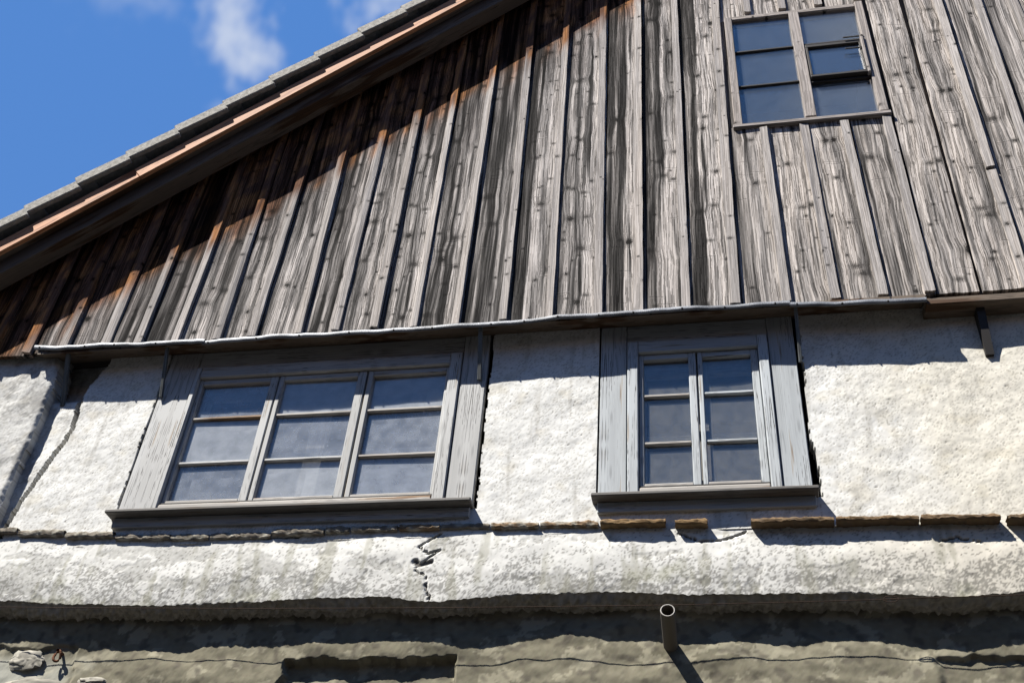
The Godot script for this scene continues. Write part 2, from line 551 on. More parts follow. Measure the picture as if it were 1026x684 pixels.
func plank(called: String, x0: float, x1: float, y0: float, y1a: float, y1b: float, z1: float, thick: float, lane: int, lean: float, parent: Node, batten := false) -> void:
	# x0, x1 at y = 4.75; y1a, y1b: the height of the upper end at its two sides
	var rows: int = clamp(int((max(y1a, y1b) - y0) / 0.03), 4, 110)
	var cols := 2 if batten else 5
	var st := begin()
	st.set_smooth_group(-1)
	var w := x1 - x0
	var voff := rng.randf() * 0.12
	var vdir := 1.0 if rng.randf() < 0.5 else -1.0      # some boards are nailed on the other way up
	var uoff: float = (rng.randf() * (0.2 - w) if batten else 0.0) + 0.002
	var bow := rng.randf_range(-0.003, 0.003)
	var twist := rng.randf_range(-0.004, 0.004)
	var cup := rng.randf_range(-0.002, 0.003)
	var k := rng.randf() * 50.0
	var bright: float = rng.randf_range(0.9, 1.1)
	var grid := []
	for j in rows + 1:
		var row := []
		for i in cols + 1:
			var fx := float(i) / cols
			var top: float = lerp(y1a, y1b, fx)
			var y: float = lerp(y0, top, float(j) / rows)
			if j == 0: y += nz.get_noise_2d(k, fx * 9.0) * 0.006
			var edge := 0.0
			if i == 0: edge = nz.get_noise_2d(k, y * 3.0) * 0.0025
			if i == cols: edge = nz.get_noise_2d(k + 9.0, y * 3.0) * 0.0025
			var x: float = lerp(x0, x1, fx) + lean * (y - 4.75) + edge
			var z: float = z1 + bow * sin((y - y0) * 1.6) + twist * (fx - 0.5) * 2.0 * sin(y * 0.8 + k) + cup * (1.0 - pow(fx * 2.0 - 1.0, 2.0))
			var uu: float = (lane + (uoff + min(fx * w, 0.2)) / LANE_W) / LANES
			row.append([Vector3(x, y, z), Vector2(uu, vdir * ((y - 4.6) / LANE_L + voff)), board_tint(x, y, bright, batten)])
		grid.append(row)
	for j in rows:
		for i in cols:
			for e in [grid[j][i], grid[j + 1][i], grid[j + 1][i + 1], grid[j][i], grid[j + 1][i + 1], grid[j][i + 1]]:
				st.set_uv(e[1]); st.set_color(e[2]); st.add_vertex(e[0])
	var back := Vector3(0, 0, -thick)
	for j in rows:   # the two long edges
		for e in [[grid[j][0], grid[j + 1][0], -1.0], [grid[j + 1][cols], grid[j][cols], 1.0]]:
			var a = e[0]; var b = e[1]
			var du: Vector2 = Vector2(0.012 / LANES, 0) * e[2] * -1.0
			for q in [[a[0] + back, a[1] + du, a[2]], [b[0] + back, b[1] + du, b[2]], [b[0], b[1], b[2]], [a[0] + back, a[1] + du, a[2]], [b[0], b[1], b[2]], [a[0], a[1], a[2]]]:
				st.set_uv(q[1]); st.set_color(q[2]); st.add_vertex(q[0])
	for i in cols:   # lower end grain
		var a = grid[0][i]; var b = grid[0][i + 1]
		for q in [[a[0] + back, a], [a[0], a], [b[0], b], [a[0] + back, a], [b[0], b], [b[0] + back, b]]:
			st.set_uv(q[1][1]); st.set_color(q[1][2]); st.add_vertex(q[0])
	st.generate_normals()
	put(called, st.commit(), M.wood, parent)

func board_tint(x: float, y: float, bright: float, batten: bool) -> Color:
	# rain never reached the wood under the verge: it kept its red-brown, darkened to deepen the verge shade; dark runs below
	var below := roof_y(x) - y          # metres under the verge
	var ragged := nf.get_noise_2d(x * 30.0, y * 3.0) * 0.12 + nf.get_noise_2d(x * 9.0, y * 1.2 + 20.0) * 0.1
	var kept := 1.0 - smooth(0.60, 0.80, below + ragged)
	var run := (1.0 - smooth(0.7, 1.25, below + ragged * 2.2)) * (1.0 - kept)
	var fleck := smooth(-0.05, 0.35, nf.get_noise_2d(x * 38.0, y * 4.0 + 60.0) + 0.3 * nz.get_noise_2d(x * 2.0, 5.0))
	var c := Color(1, 1, 1).lerp(Color(0.34, 0.17, 0.10).lerp(Color(0.9, 0.42, 0.15), fleck), kept * 0.95)
	if not batten:
		c = c.lerp(Color(0.40, 0.38, 0.38), run * 0.7)
	c *= bright
	c.a = 1.0
	return c

func build_gable(house: Node3D) -> void:
	var g := group("gable_cladding", house)
	# right-hand edges of the cover battens at y = 4.75, and how far they lean
	var b := [[-4.03, 0.0], [-3.84, 0.0], [-3.65, 0.0], [-3.455, 0.0], [-3.25, 0.0], [-3.06, 0.0], [-2.835, 0.0], [-2.667, 0.012], [-2.474, 0.016], [-2.26, 0.001], [-2.085, 0.010], [-1.855, -0.010], [-1.672, 0.006], [-1.485, 0.001], [-1.298, 0.004], [-1.101, 0.007], [-0.880, -0.003], [-0.672, -0.004], [-0.452, -0.006], [-0.270, 0.002], [-0.066, 0.004], [0.148, 0.012], [0.360, -0.012], [0.566, -0.024], [0.757, -0.022], [0.948, -0.006], [1.118, 0.018], [1.328, 0.006], [1.50, 0.018]]
	var lanes := [0, 1, 2, 3, 0, 3, 2, 1, 4, 2, 0, 3, 1, 0, 6, 1, 4, 5, 6, 7, 8, 9, 10, 11, 12, 13, 11, 12, 13]
	while b[-1][0] < 6.2:
		b.append([b[-1][0] + rng.randf_range(0.18, 0.22), rng.randf_range(-0.01, 0.01)])
		lanes.append(10 + rng.randi() % 4)
	var attic := [0.197, 0.942, 5.945, 6.935]
	for i in range(1, b.size()):
		var xl: float = b[i - 1][0] + 0.006
		var xr: float = b[i][0] + 0.004
		var open_left: bool = i == 27     # the one joint that has lost its batten gapes
		if open_left: xl += 0.012
		var lean: float = (b[i - 1][1] + b[i][1]) / 2
		var y0: float = 4.755 if xl > -3.2 else 4.742
		y0 += rng.randf_range(-0.004, 0.004)
		var ya := roof_y(xl) + 0.06
		var yb := roof_y(xr) + 0.06
		var z := 0.098 + rng.randf_range(-0.003, 0.003)
		var wide := min(xr - xl, 0.30) as float
		var crosses: bool = xr > attic[0] + 0.02 and xl < attic[1] - 0.02
		if crosses:
			if xl < attic[0] - 0.02:
				plank("board", xl, attic[0] - 0.002, attic[2] + 0.021, attic[3] - 0.031, attic[3] - 0.031, z, 0.022, lanes[i % lanes.size()], lean * 0.5, g)
			plank("board", xl, xl + wide, y0, attic[2] + 0.02, attic[2] + 0.02, z, 0.022, lanes[i % lanes.size()], lean * 0.5, g)
			plank("board", xl, xl + wide, attic[3] - 0.03, ya, yb, z, 0.022, lanes[(i + 3) % lanes.size()], lean * 0.5, g)
		else:
			plank("board", xl, xl + wide, y0, ya, yb, z, 0.022, lanes[i % lanes.size()], lean, g)
		if i == 26: continue
		var bw := rng.randf_range(0.034, 0.044)
		var bx: float = b[i][0]
		var by := y0 + rng.randf_range(-0.006, 0.01)
		var bz := z + 0.018
		if bx - bw * 0.5 > attic[0] - 0.03 and bx - bw * 0.5 < attic[1] + 0.03:
			plank("batten", bx - bw, bx, by, attic[2] - 0.012, attic[2] - 0.012, bz, 0.02, 14, b[i][1] * 0.5, g, true)
			plank("batten", bx - bw, bx, attic[3] + 0.02, roof_y(bx - bw) + 0.05, roof_y(bx) + 0.05, bz, 0.02, 15, b[i][1] * 0.5, g, true)
		elif i == 27:   # a batten in two lengths
			plank("batten", bx - bw, bx, by, 5.48, 5.48, bz - 0.006, 0.02, 15, b[i][1], g, true)
			plank("batten", bx - bw, bx, 5.50, roof_y(bx - bw) + 0.05, roof_y(bx) + 0.05, bz, 0.02, 14, b[i][1], g, true)
		else:
			plank("batten", bx - bw, bx, by, roof_y(bx - bw) + 0.05, roof_y(bx) + 0.05, bz, 0.02, 14 + (i % 2), b[i][1], g, true)
	# sheathing behind the boards, so that no light comes through the joints
	var st := begin()
	var zf := 0.066
	var a0 := -4.02
	var spans := [[a0, 0.22], [0.92, 6.4]]
	for s in spans:
		var n := 12
		for k in n:
			var u0: float = lerp(s[0], s[1], float(k) / n)
			var u1: float = lerp(s[0], s[1], float(k + 1) / n)
			quad(st, Vector3(u0, 4.76, zf), Vector3(u0, roof_y(u0) + 0.05, zf), Vector3(u1, roof_y(u1) + 0.05, zf), Vector3(u1, 4.76, zf))
	quad(st, Vector3(0.22, 4.76, zf), Vector3(0.22, 5.965, zf), Vector3(0.92, 5.965, zf), Vector3(0.92, 4.76, zf))
	quad(st, Vector3(0.22, 6.915, zf), Vector3(0.22, roof_y(0.22) + 0.05, zf), Vector3(0.92, roof_y(0.92) + 0.05, zf), Vector3(0.92, 6.915, zf))
	put("sheathing", st.commit(), M.dark, g)

# ---------------------------------------------------------------- roof
func build_roof(house: Node3D) -> void:
	var r := group("roof", house)
	var ang := atan(SLOPE)
	var foot := Vector3(-4.42, 5.271 + (-4.42 + 3.516) * SLOPE, 0)
	var run := (1.2 + 4.42) / cos(ang)
	var xf := Transform3D(Basis(Vector3.BACK, ang), foot)      # local x up the slope, y out of the roof
	var pitch := 0.2955
	# the verge board, in lengths
	var cuts := [0.0, 1.95, 4.3, run]
	for k in 3:
		beam("bargeboard", Vector3(cuts[k] + 0.001, 0.0, 0.285), Vector3(cuts[k + 1] - 0.001, 0.082, 0.31), M.bargewood, r, 0.002, xf)
	# soffit boards between the wall and the verge
	for k in 3:
		var za: float = 0.02 + k * 0.0885
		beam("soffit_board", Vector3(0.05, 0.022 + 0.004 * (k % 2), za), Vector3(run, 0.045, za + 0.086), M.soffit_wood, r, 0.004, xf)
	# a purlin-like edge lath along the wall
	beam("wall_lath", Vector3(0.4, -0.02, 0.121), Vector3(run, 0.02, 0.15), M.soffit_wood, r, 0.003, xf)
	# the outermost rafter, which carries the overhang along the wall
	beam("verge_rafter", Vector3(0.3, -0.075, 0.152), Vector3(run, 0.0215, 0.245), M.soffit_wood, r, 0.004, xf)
	# deck
	beam("roof_deck", Vector3(0, 0.05, -7.0), Vector3(run, 0.10, 0.262), M.dark, r, 0.0, xf)
	var xr := Transform3D(Basis(Vector3.BACK, -ang), Vector3(1.2, 5.271 + (1.2 + 3.516) * SLOPE, 0))
	beam("roof_deck", Vector3(0.0, 0.0, -7.0), Vector3(run, 0.12, 0.31), M.dark, r, 0.0, xr)
	# verge tiles: each lies on the next one below, with a flange hanging over the verge board
	var phase: float = 0.0
	var notch := Vector2(-3.486, 5.565) - Vector2(foot.x, foot.y)       # a lower corner seen in the photograph
	var along := notch.x * cos(ang) + notch.y * sin(ang)
	phase = fposmod(along, pitch) - pitch
	var n := int(run / pitch) + 1
	for k in n:
		var s := phase + k * pitch
		if s < -0.08: continue
		var st := begin()
		var t := Transform3D(Basis(Vector3.BACK, -0.085 + rng.randf_range(-0.006, 0.006)), Vector3(s, 0.208, 0))
		t.origin.y += rng.randf_range(-0.003, 0.003)
		var dz := rng.randf_range(-0.004, 0.004)
		cbox(st, Vector3(0, -0.022, 0.0), Vector3(pitch + 0.085, 0.0, 0.322), 0.003, 0, Vector2.ZERO, xf * t)
		cbox(st, Vector3(0, -0.068, 0.322 + dz), Vector3(pitch + 0.006, 0.0, 0.352 + dz), 0.005, 0, Vector2.ZERO, xf * t)
		put("roof_tile", st.commit(), M.tile, r)
	var st2 := begin()
	cbox(st2, Vector3(0, 0.12, -7.0), Vector3(run, 0.17, -0.002), 0.0, 0, Vector2.ZERO, xf)
	put("tiled_surface", st2.commit(), M.tile, r)

# ---------------------------------------------------------------- plaster
var cracks := []

func crack_at(x: float, y: float) -> float:
	# 0 outside, 1 in the middle of a crack
	var best := 0.0
	for c in cracks:
		if x < c[2].position.x or x > c[2].end.x or y < c[2].position.y or y > c[2].end.y: continue
		var wob := nz.get_noise_2d(x * 30.0, y * 30.0) * 0.008 + nf.get_noise_2d(x * 90.0, y * 90.0) * 0.0015
		var d := line_dist(c[0], Vector2(x + wob, y + wob * 0.7))
		best = max(best, 1.0 - smooth(c[1] * 0.4, c[1], d))
	return best

func add_crack(pts: Array, z: float, width: float) -> void:
	var pl := PackedVector2Array()
	for p in pts:
		var q := at(p[0], p[1], z)
		pl.append(Vector2(q.x, q.y))
	var box := Rect2(pl[0], Vector2.ZERO)
	for q in pl: box = box.expand(q)
	cracks.append([pl, width, box.grow(width + 0.012)])

func lumps(x: float, y: float, k: float) -> float:
	return (nz.get_noise_2d(x * 3.0, y * 3.0 + k) * 0.006 + nf.get_noise_2d(x * 15.0, y * 17.0 + k) * 0.0012 + nf.get_noise_2d(x * 75.0 + k, y * 75.0) * 0.00055)

func plaster_color(p: Vector3) -> Color:
	var x := p.x
	var y := p.y
	var c := Color(0.51, 0.51, 0.495)
	var warm := smooth(0.3, 1.0, x + nz.get_noise_2d(x * 3.0, y * 3.0) * 0.3)
	c = c.lerp(Color(0.495, 0.475, 0.42), warm)
	var m := nz.get_noise_2d(x * 4.0 + 5.0, y * 5.0)
	c *= 1.0 + 0.09 * m + 0.05 * nf.get_noise_2d(x * 30.0, y * 30.0)
	# yellowish and grey blotches
	c = c.lerp(Color(0.345, 0.305, 0.218), 0.30 * smooth(0.15, 0.6, nz.get_noise_2d(x * 5.0, y * 6.0 + 40.0)))
	c = c.lerp(Color(0.230, 0.221, 0.201), 0.25 * smooth(0.2, 0.6, nf.get_noise_2d(x * 12.0 + 9.0, y * 16.0)))
	var pit := smooth(0.62, 0.74, nf.get_noise_2d(x * 60.0, y * 60.0 + 7.0))
	c = c.lerp(Color(0.138, 0.126, 0.109), pit * 0.7)
	# sand grains and soot caught in the limewash, thin old runs, hairlines
	var speck := smooth(0.30, 0.42, nf.get_noise_2d(x * 105.0 + 3.0, y * 105.0) + 0.22 * nz.get_noise_2d(x * 6.0, y * 6.0 + 21.0))
	c = c.lerp(Color(0.20, 0.19, 0.165), speck * 0.55)
	var runs := smooth(0.30, 0.55, nz.get_noise_2d(x * 13.0, y * 1.3 + 7.0) + 0.15 * nf.get_noise_2d(x * 50.0, y * 9.0))
	c = c.lerp(Color(0.25, 0.24, 0.215), runs * 0.35)
	var hair: float = 1.0 - smooth(0.004, 0.012, abs(nz.get_noise_2d(x * 3.2 + 60.0, y * 3.2)))
	c = c.lerp(Color(0.16, 0.15, 0.13), hair * 0.6 * smooth(0.0, 0.25, nz.get_noise_2d(x * 2.0 + 90.0, y * 2.0)))
	if x < -3.06:   # the corner block is greyer, with soot-grey lichen
		c = c.lerp(Color(0.190, 0.186, 0.178), 0.25 + 0.5 * smooth(-0.1, 0.5, nz.get_noise_2d(x * 6.0, y * 5.0 + 11.0) + 0.4 * nf.get_noise_2d(x * 40.0, y * 40.0)))
	c = c.lerp(Color(0.057, 0.051, 0.046), crack_at(x, y) * 0.9)
	c.a = 1.0
	return c

func in_hole(x: float, y: float) -> bool:
	var e := nf.get_noise_2d(x * 22.0, y * 22.0) * 0.006
	var e2 := nz.get_noise_2d(x * 2.0, y * 6.0 + 3.0) * 0.007
	if y > 3.845:
		if x > -2.553 + e * 0.5 + e2 * 0.6 and x < -0.957 + e + e2: return true
		var gap := 0.012 + 0.018 * (1.0 - smooth(3.88, 4.2, y)) + 0.012 * smooth(4.3, 4.5, y)
		if x > -0.470 + e * 0.4 and x < 0.364 + gap + e + e2: return true
	# the main sheet ends at the big crack; its upper corner has broken away
	var cx := crack_x(y)
	if x < cx + 0.026 + e * 0.7: return true
	if y > 4.53 and x < -2.95 + (y - 4.53) * 0.32 + e * 1.5 + e2: return true
	return false

func crack_x(y: float) -> float:
	var t := [[3.70, -3.09], [3.87, -3.065], [3.97, -3.048], [4.155, -2.997], [4.27, -2.962], [4.35, -2.946], [4.53, -2.965], [4.85, -2.96]]
	for i in t.size() - 1:
		if y < t[i + 1][0]:
			return lerp(t[i][1], t[i + 1][1], clamp((y - t[i][0]) / (t[i + 1][0] - t[i][0]), 0.0, 1.0))
	return -2.96

func edge_y(x: float) -> float:
	# the broken lower edge of the plaster band
	var t := [[-4.1, 3.47], [-2.93, 3.472], [-2.6, 3.452], [-2.25, 3.440], [-1.83, 3.449], [-1.5, 3.460], [-1.3, 3.461], [-1.1, 3.437], [-0.72, 3.461], [-0.45, 3.465], [-0.09, 3.447], [0.43, 3.445], [0.8, 3.423], [1.02, 3.437], [6.5, 3.44]]
	for i in t.size() - 1:
		if x < t[i + 1][0]:
			return lerp(t[i][1], t[i + 1][1], smooth(t[i][0], t[i + 1][0], x))
	return 3.44

func ledge_y(x: float) -> float:
	return 3.742 + 0.016 * smooth(-2.4, -3.3, x) - 0.012 * smooth(0.2, 1.5, x)

const LOW := -0.07     # face of the lower wall

func build_plaster(house: Node3D) -> void:
	add_crack([[440, 532], [418, 545], [428, 552], [440, 548], [420, 562], [414, 567], [424, 575], [428, 598]], 0.03, 0.0042)
	add_crack([[414, 560], [420, 563], [430, 560]], 0.03, 0.014)
	add_crack([[680, 532], [700, 541], [725, 540], [748, 531]], 0.02, 0.0038)
	add_crack([[255, 536], [270, 538], [300, 536]], 0.02, 0.004)
	add_crack([[940, 540], [960, 536], [985, 541]], 0.03, 0.003)
	var step := 0.0055
	# main wall
	var x0 := -3.12; var x1 := 2.4; var y0 := 3.715; var y1 := 4.80
	var nu := int((x1 - x0) / step); var nv := int((y1 - y0) / step)
	var f := func(i: int, j: int) -> Vector3:
		var x := x0 + (x1 - x0) * i / nu
		var y := y0 + (y1 - y0) * j / nv
		if in_hole(x, y): return Vector3.INF
		var z := 0.006 + lumps(x, y, 0.0)
		z -= 0.002 * smooth(0.62, 0.74, nf.get_noise_2d(x * 60.0, y * 60.0 + 7.0))
		z -= 0.012 * crack_at(x, y)
		return Vector3(x, y, z)
	put("upper_wall", relief(nu, nv, f, plaster_color, Vector3(0, 0, -0.09)), M.plaster, house)
	# strip between the corner block and the crack, lying a little deeper
	var sx0 := -3.2; var sx1 := -2.80
	var su := int((sx1 - sx0) / step)
	var fs := func(i: int, j: int) -> Vector3:
		var x := sx0 + (sx1 - sx0) * i / su
		var y := y0 + (y1 - y0) * j / nv
		var z := -0.006 + lumps(x, y, 30.0) * 1.4
		if y < 4.53 and x > crack_x(y) - 0.006 + nf.get_noise_2d(y * 20.0, 6.0) * 0.006: return Vector3.INF      # the crack itself
		if y > 4.50: z -= 0.09 * smooth(4.50, 4.60, y)
		return Vector3(x, y, z)
	put("recessed_wall_strip", relief(su, nv, fs, plaster_color, Vector3(0, 0, -0.06)), M.plaster, house)
	# corner block
	var bx0 := -4.0; var bx1 := -3.085
	var bu := int((bx1 - bx0) / step)
	var fb := func(i: int, j: int) -> Vector3:
		var x := bx0 + (bx1 - bx0) * i / bu
		var y := y0 + (4.80 - y0) * j / nv
		var e := nf.get_noise_2d(y * 15.0, 3.0) * 0.006 + nz.get_noise_2d(y * 3.0, 8.0) * 0.008
		var lim: float = bx1 - 0.012 + e - 0.035 * smooth(4.64, 4.78, y) + 0.0
		var round_ := smooth(lim - 0.025, lim, x)
		if x > lim: return Vector3.INF
		return Vector3(x, y, 0.052 + lumps(x, y, 60.0) * 1.5 - 0.014 * round_ * round_)
	put("corner_block", relief(bu, nv, fb, plaster_color, Vector3(0, 0, -0.12)), M.plaster, house)
	# the rounded plaster band under the ledge
	var cx0 := -4.0; var cx1 := 2.4
	var cu := int((cx1 - cx0) / 0.0058); var cv := 58
	var fc := func(i: int, j: int) -> Vector3:
		var x := cx0 + (cx1 - cx0) * i / cu
		var yb := edge_y(x) + nf.get_noise_2d(x * 30.0, 5.0) * 0.006
		var yt := ledge_y(x) + 0.012
		var t := float(j) / cv
		var y: float = lerp(yb, yt, t)
		var d := 1.0 - t
		var z := 0.004 + 0.013 * sin(PI * min(d * 0.92, 1.0)) * (0.6 + 0.4 * d)
		z += lumps(x, y, 90.0) * 0.5 + nz.get_noise_2d(x * 2.0, y * 3.0 + 70.0) * 0.006
		# where the outer coat has come off
		z -= 0.0014 * peeled(x, y) + 0.010 * crack_at(x, y)
		return Vector3(x, y, z)
	put("cornice_band", relief(cu, cv, fc, band_color, Vector3.ZERO), M.plaster, house)
	# rough underside of the band
	var uu := int((cx1 - cx0) / 0.008)
	var fu := func(i: int, j: int) -> Vector3:
		var x := cx0 + (cx1 - cx0) * i / uu
		var t := float(j) / 18.0
		var yb := edge_y(x) + nf.get_noise_2d(x * 30.0, 5.0) * 0.006
		var z: float = lerp(LOW - 0.02, 0.006, t)
		var lump := nf.get_noise_2d(x * 26.0, z * 26.0) * 0.014 + nf.get_noise_2d(x * 75.0, z * 75.0) * 0.006
		var hang := 0.016 * smooth(-0.1, 0.5, nz.get_noise_2d(x * 1.6, 2.0)) + 0.012
		var y := yb + 0.004 - (hang + 0.012 + lump) * sin(PI * min(1.0, (1.0 - t) * 2.2 + 0.0) * 0.5) - 0.01 * (1.0 - t)
		if t > 0.97: y = yb + 0.003
		return Vector3(x, y, z)
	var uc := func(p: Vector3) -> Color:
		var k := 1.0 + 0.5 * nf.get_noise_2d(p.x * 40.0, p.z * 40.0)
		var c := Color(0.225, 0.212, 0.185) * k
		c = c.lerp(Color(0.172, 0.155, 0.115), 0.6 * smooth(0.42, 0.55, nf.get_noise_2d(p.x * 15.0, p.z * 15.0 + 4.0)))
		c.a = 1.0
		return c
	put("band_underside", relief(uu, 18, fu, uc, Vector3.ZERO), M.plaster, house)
	# lower wall
	var lx0 := -4.0; var lx1 := 2.4; var ly0 := 2.95; var ly1 := 3.47
	var lu := int((lx1 - lx0) / 0.006); var lv := int((ly1 - ly0) / 0.006)
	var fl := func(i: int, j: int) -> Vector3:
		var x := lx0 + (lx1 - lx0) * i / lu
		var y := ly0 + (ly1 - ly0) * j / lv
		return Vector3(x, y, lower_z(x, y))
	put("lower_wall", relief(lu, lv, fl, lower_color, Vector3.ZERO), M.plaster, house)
	# plain continuation beyond the frame
	var plain := func(called: String, a: Vector3, b: Vector3, col: Callable) -> void:
		var qn := int((b.x - a.x) / 0.06) + 1; var qm := int((b.y - a.y) / 0.06) + 1
		var fp := func(i: int, j: int) -> Vector3:
			var x: float = lerp(a.x, b.x, float(i) / qn)
			var y: float = lerp(a.y, b.y, float(j) / qm)
			return Vector3(x, y, a.z + nz.get_noise_2d(x * 3.0, y * 3.0) * 0.006)
		put(called, relief(qn, qm, fp, col, Vector3.ZERO), M.plaster, house)
	plain.call("upper_wall", Vector3(2.4, 3.44, 0.02), Vector3(6.4, 4.80, 0.02), plaster_color)
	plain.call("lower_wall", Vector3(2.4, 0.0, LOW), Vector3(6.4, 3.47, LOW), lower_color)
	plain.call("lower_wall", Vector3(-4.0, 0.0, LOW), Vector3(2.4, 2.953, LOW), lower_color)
	# whitewashed stones that show where the lower plaster has fallen
	for s in [[26, 661, 0.075, 0.042], [30, 690, 0.12, 0.05], [92, 683, 0.06, 0.022]]:
		var c := at(s[0], s[1], LOW)
		put("stone", stone_mesh(s[2], s[3]), M.plaster, house.get_node("lower_wall")).position = Vector3(c.x, c.y, LOW - 0.004)

func stone_mesh(rx: float, ry: float) -> ArrayMesh:
	var k := rng.randf() * 100.0
	var f := func(i: int, j: int) -> Vector3:
		var a := TAU * i / 20.0
		var t := j / 8.0
		var rr := cos(t * PI / 2)
		var d := Vector3(cos(a) * rr, sin(a) * rr, sin(t * PI / 2))
		var n := 1.0 + 0.35 * nz.get_noise_3d(d.x * 1.5 + k, d.y * 1.5, d.z * 1.5) + 0.22 * nf.get_noise_3d(d.x * 6.0 + k, d.y * 6.0, d.z * 6.0)
		return Vector3(d.x * rx * n, d.y * ry * n, d.z * 0.014 * n)
	var tint := rng.randf_range(0.28, 0.46)
	var c := func(p: Vector3) -> Color:
		var q := tint * (1.0 + 0.5 * nf.get_noise_2d(p.x * 50.0 + k, p.y * 50.0))
		return Color(q, q * 0.95, q * 0.82) * 0.58
	return relief(20, 8, f, c, Vector3.ZERO)

func peeled(x: float, y: float) -> float:
	var n := nz.get_noise_2d(x * 2.6 + 4.0, y * 7.0) + 0.35 * nf.get_noise_2d(x * 18.0, y * 18.0)
	var where := 0.22 * (1.0 - smooth(-1.7, -1.2, x)) + 0.02
	return smooth(0.30 - where, 0.36 - where, n) * smooth(3.73, 3.68, y)

func band_color(p: Vector3) -> Color:
	var x := p.x
	var y := p.y
	var c := Color(0.48, 0.478, 0.46)
	c = c.lerp(Color(0.475, 0.45, 0.395), smooth(0.0, 1.0, x))
	c *= 1.0 + 0.10 * nz.get_noise_2d(x * 4.0, y * 6.0) + 0.06 * nf.get_noise_2d(x * 30.0, y * 30.0)
	# speckled soot and lichen, thickest on the lower half
	var low := smooth(3.66, 3.50, y + nz.get_noise_2d(x * 2.5, y * 4.0 + 8.0) * 0.09)
	var sp := 0.75 * nf.get_noise_2d(x * 36.0, y * 46.0) + 0.8 * nf.get_noise_2d(x * 110.0, y * 110.0) + 0.5 * nz.get_noise_2d(x * 5.0, y * 8.0)
	var thr := 0.42 - 0.50 * low
	c = c.lerp(Color(0.074, 0.071, 0.064), 0.64 * smooth(thr - 0.08, thr + 0.30, sp))
	c = c.lerp(Color(0.206, 0.206, 0.144), 0.55 * smooth(0.22, 0.6, nz.get_noise_2d(x * 4.0, y * 3.0 + 55.0)) * low)
	c = c.lerp(Color(0.174, 0.170, 0.152), (0.36 + 0.3 * nf.get_noise_2d(x * 50.0, y * 50.0 + 5.0)) * peeled(x, y))
	var streak := smooth(0.22, 0.5, nz.get_noise_2d(x * 9.0 + 31.0, y * 1.5) + 0.2 * nf.get_noise_2d(x * 40.0, y * 12.0))
	c = c.lerp(Color(0.19, 0.185, 0.14), streak * 0.45)
	c = c.lerp(Color(0.092, 0.080, 0.069), 0.8 * smooth(0.58, 0.70, nf.get_noise_2d(x * 60.0, y * 60.0 + 17.0)))
	c = c.lerp(Color(0.051, 0.046, 0.040), crack_at(x, y) * 0.9)
	c.a = 1.0
	return c

func lower_z(x: float, y: float) -> float:
	var z := LOW + lumps(x, y, 140.0) * 1.1 + nz.get_noise_2d(x * 1.5, y * 4.0 + 30.0) * 0.012
	var e := nz.get_noise_2d(x * 7.0, y * 7.0) * 0.010
	# a blocked opening, and a hollow where plaster has fallen
	z -= 0.036 * smooth(-1.672 + e * 3.0, -1.658 + e * 3.0, x) * smooth(-0.990 + e * 2.0, -1.002 + e * 2.0, x) * smooth(3.247 + e * 2.0, 3.235 + e * 2.0, y)
	z -= 0.015 * smooth(0.69, 0.73, x + e) * smooth(3.244 + e * 2.0, 3.232 + e * 2.0, y) * smooth(3.03, 3.07, y)
	z -= 0.010 * smooth(-2.54 + e * 4.0, -2.56 + e * 4.0, x) * smooth(3.306 + e * 2.0, 3.294 + e * 2.0, y)
	return z

func lower_color(p: Vector3) -> Color:
	var x := p.x
	var y := p.y
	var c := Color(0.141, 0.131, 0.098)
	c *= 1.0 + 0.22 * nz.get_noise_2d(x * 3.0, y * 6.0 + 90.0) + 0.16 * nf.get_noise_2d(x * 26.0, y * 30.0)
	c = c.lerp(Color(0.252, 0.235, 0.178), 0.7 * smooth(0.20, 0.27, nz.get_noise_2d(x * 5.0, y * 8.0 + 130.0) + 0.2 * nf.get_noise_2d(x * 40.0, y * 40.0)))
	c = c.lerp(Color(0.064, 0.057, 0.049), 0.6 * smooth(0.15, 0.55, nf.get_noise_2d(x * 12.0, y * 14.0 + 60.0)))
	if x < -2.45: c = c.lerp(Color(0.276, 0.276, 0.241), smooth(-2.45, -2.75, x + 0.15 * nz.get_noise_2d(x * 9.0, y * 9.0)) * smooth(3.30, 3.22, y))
	c.a = 1.0
	return c

